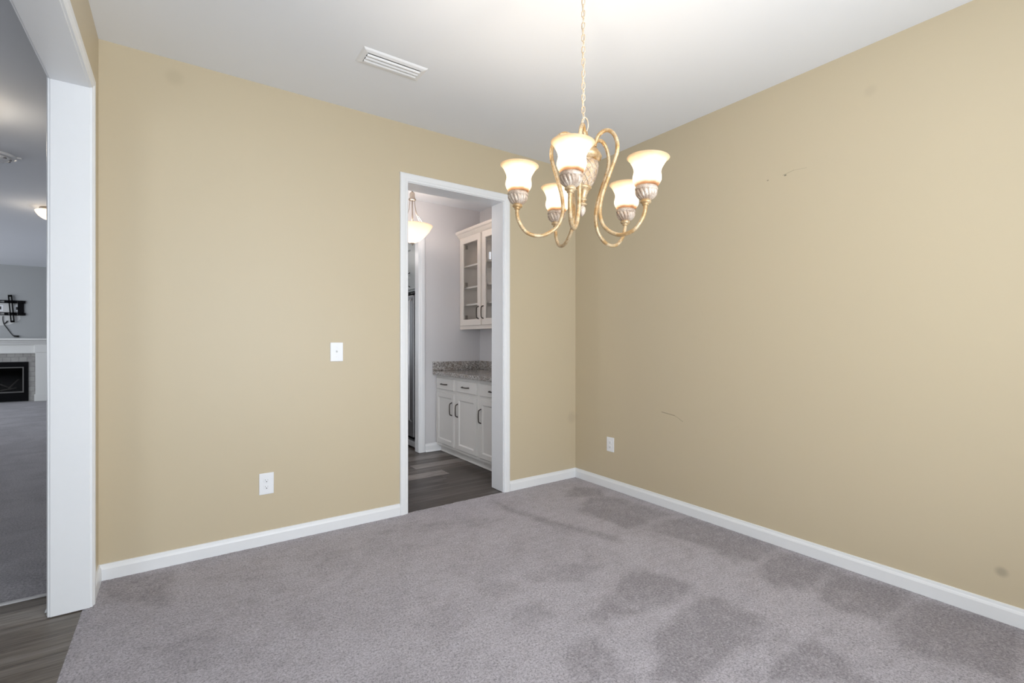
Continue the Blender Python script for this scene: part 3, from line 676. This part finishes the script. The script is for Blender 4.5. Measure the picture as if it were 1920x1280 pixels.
for b in [(-.42, .42, -.055, -.040, .68, .70), (-.42, .42, -.055, -.040, .185, .21), (-.42, -.40, -.055, -.040, .21, .68), (.40, .42, -.055, -.040, .21, .68), (-.012, .012, -.055, -.040, .21, .68)]: gf.box(*b)
gf.build('door_frame', M_FR, fbo); box('glass_pane', M_FGLASS, (-.40, .40, -.047, -.043, .21, .68), fbo)
for lx, lz, ang in [(.20, .26, .2), (.12, .34, -.5), (.27, .36, .9)]:
    q = Vector((math.cos(ang), 0, math.sin(ang))) * .12; c = Vector((lx, -.026, lz))
    MB().tube([c - q, c - q * .3, c + q * .4, c + q], lambda t: .015 - .003 * t, 8).build('ceramic_log', M_LOG, fp, True)
# television bracket
tv = thing('television_bracket', 'black steel television wall bracket above the far fireplace mantel', 'wall bracket', (-5.9, FY, 1.87))
rl = MB()
for zc in (.133, -.110):
    for dz in (-.021, .021): rl.box(-.42, .442, -.024, -.004, zc + dz - .007, zc + dz + .007)
    for x in [-.42 + .123 * i for i in range(8)]: rl.box(x - .004 - .024, x + .024, -.024, -.004, zc - .026, zc + .026)
rl.build('wall_rail', M_BLACK, tv)
box('end_plate', M_BLACK, (.355, .442, -.022, -.003, -.135, .155), tv, bev=.002); box('end_plate', M_BLACK, (-.42, -.34, -.022, -.003, -.135, .155), tv, bev=.002)
for xx in (.268, -.25):
    ar = MB(); 
    for dx in (-.021, .021): ar.box(dx - .008, dx + .008, -.045, -.024, -.262, .262)
    for z_ in (-.256, -.1, .133, .256): ar.box(-.028, .028, -.045, -.024, z_ - .018, z_ + .018)
    o = ar.build('mounting_arm', M_BLACK, tv, loc=(xx, 0, -.005)); o.rotation_euler = (0, math.radians(-4 if xx > 0 else 0), 0)
for i, xx in enumerate((-5.79, -5.56)):
    q = thing('wall_outlet', ['white wall plate behind the left part of the television bracket', 'white wall plate behind the right part of the television bracket'][i], 'outlet', (xx, FY, 1.875))
    box('cover_plate', M_PLATE, (-.038, .038, -.0028, 0, -.06, .06), q, bev=.001); box('slot', M_DARKSLOT, (-.012, .012, -.0029, -.002, -.03, .03), q)
cb = catmull([(-5.752, FY - .012, 1.715), (-5.757, FY - .012, 1.66), (-5.742, FY - .01, 1.56), (-5.69, FY - .01, 1.46), (-5.635, FY - .01, 1.36), (-5.60, FY - .01, 1.32), (-5.575, FY - .012, 1.315)], 6)
cbo = thing('dangling_cable', 'black cable dangling from the television bracket down toward the mantel', 'cable', (-5.745, FY, 1.78))
def rel(p): return Vector(p) - cbo.location
MB().tube([rel(p) for p in cb], .006, 8).build('cord', M_CABLE, cbo, True)
MB().tube([rel((-5.60, FY - .012, 1.318)), rel((-5.53, FY - .012, 1.310))], .019, 10).build('plug', M_CABLE, cbo, True)
MB().tube([rel((-5.742, FY - .012, 1.56)), rel((-5.71, FY - .012, 1.585)), rel((-5.69, FY - .012, 1.62))], .010, 8).build('cable_tie', M_CABLE, cbo, True)
pp = MB(); poly = [(-6.2, 1.97), (-5.52, 1.97), (-5.51, 1.66), (-5.56, 1.60), (-5.66, 1.55), (-5.76, 1.53), (-5.9, 1.53), (-6.1, 1.56), (-6.2, 1.62)]
pp.poly([[(x, FY - .0004, z) for x, z in poly], [(x, FY - .0012, z) for x, z in poly]]); struct(pp.build('wall_patch', M_PATCH))
# flush dome lights on the hall ceiling (one in view, one just past the left edge)
def flush(label, x, y, power):
    t = thing('flush_light', label, 'ceiling light', (x, y, H), group=None)
    MB().lathe([(0, 0), (.110, 0), (.114, -.012), (.112, -.034), (.104, -.038), (0, -.036)], 40).build('base_ring', M_NICKEL, t, True)
    o = MB().lathe([(.146, .0), (.149, -.006), (.140, -.030), (.118, -.060), (.085, -.086), (.045, -.103), (0, -.109)], 40).build('glass_dome', M_DOME, t, True, loc=(0, 0, -.036))
    bulb('flush_light_bulb', (x, y, H - .19), power, (1, .88, .72), .06); return t
flush('lit frosted dome ceiling light beyond the left opening beside white jamb', -4.10, 4.37, 3.0)
flush('lit frosted dome ceiling light past the left frame edge', -4.09, 1.30, 5)
sd = thing('smoke_detector', 'round white smoke detector on the hallway ceiling at the left frame edge', 'smoke detector', (-4.150, 2.44, H))
MB().lathe([(0, 0), (.135, 0), (.137, -.006), (.133, -.016), (.105, -.020), (.100, -.016), (.098, -.030), (.085, -.042), (.05, -.047), (0, -.048)], 48).build('housing', M_PLATE, sd, True)
box('mounting_tab', M_PLATE, (.135, .165, -.012, .012, -.012, 0), sd, bev=.003)
for k in range(10):
    sv = MB()
    a = 2 * PI * k / 10; c, s_ = math.cos(a) * .092, math.sin(a) * .092
    sv.box(c - .010, c + .010, s_ - .010, s_ + .010, -.038, -.028)
    sv.build('vent_slot', M_SLOTG, sd)
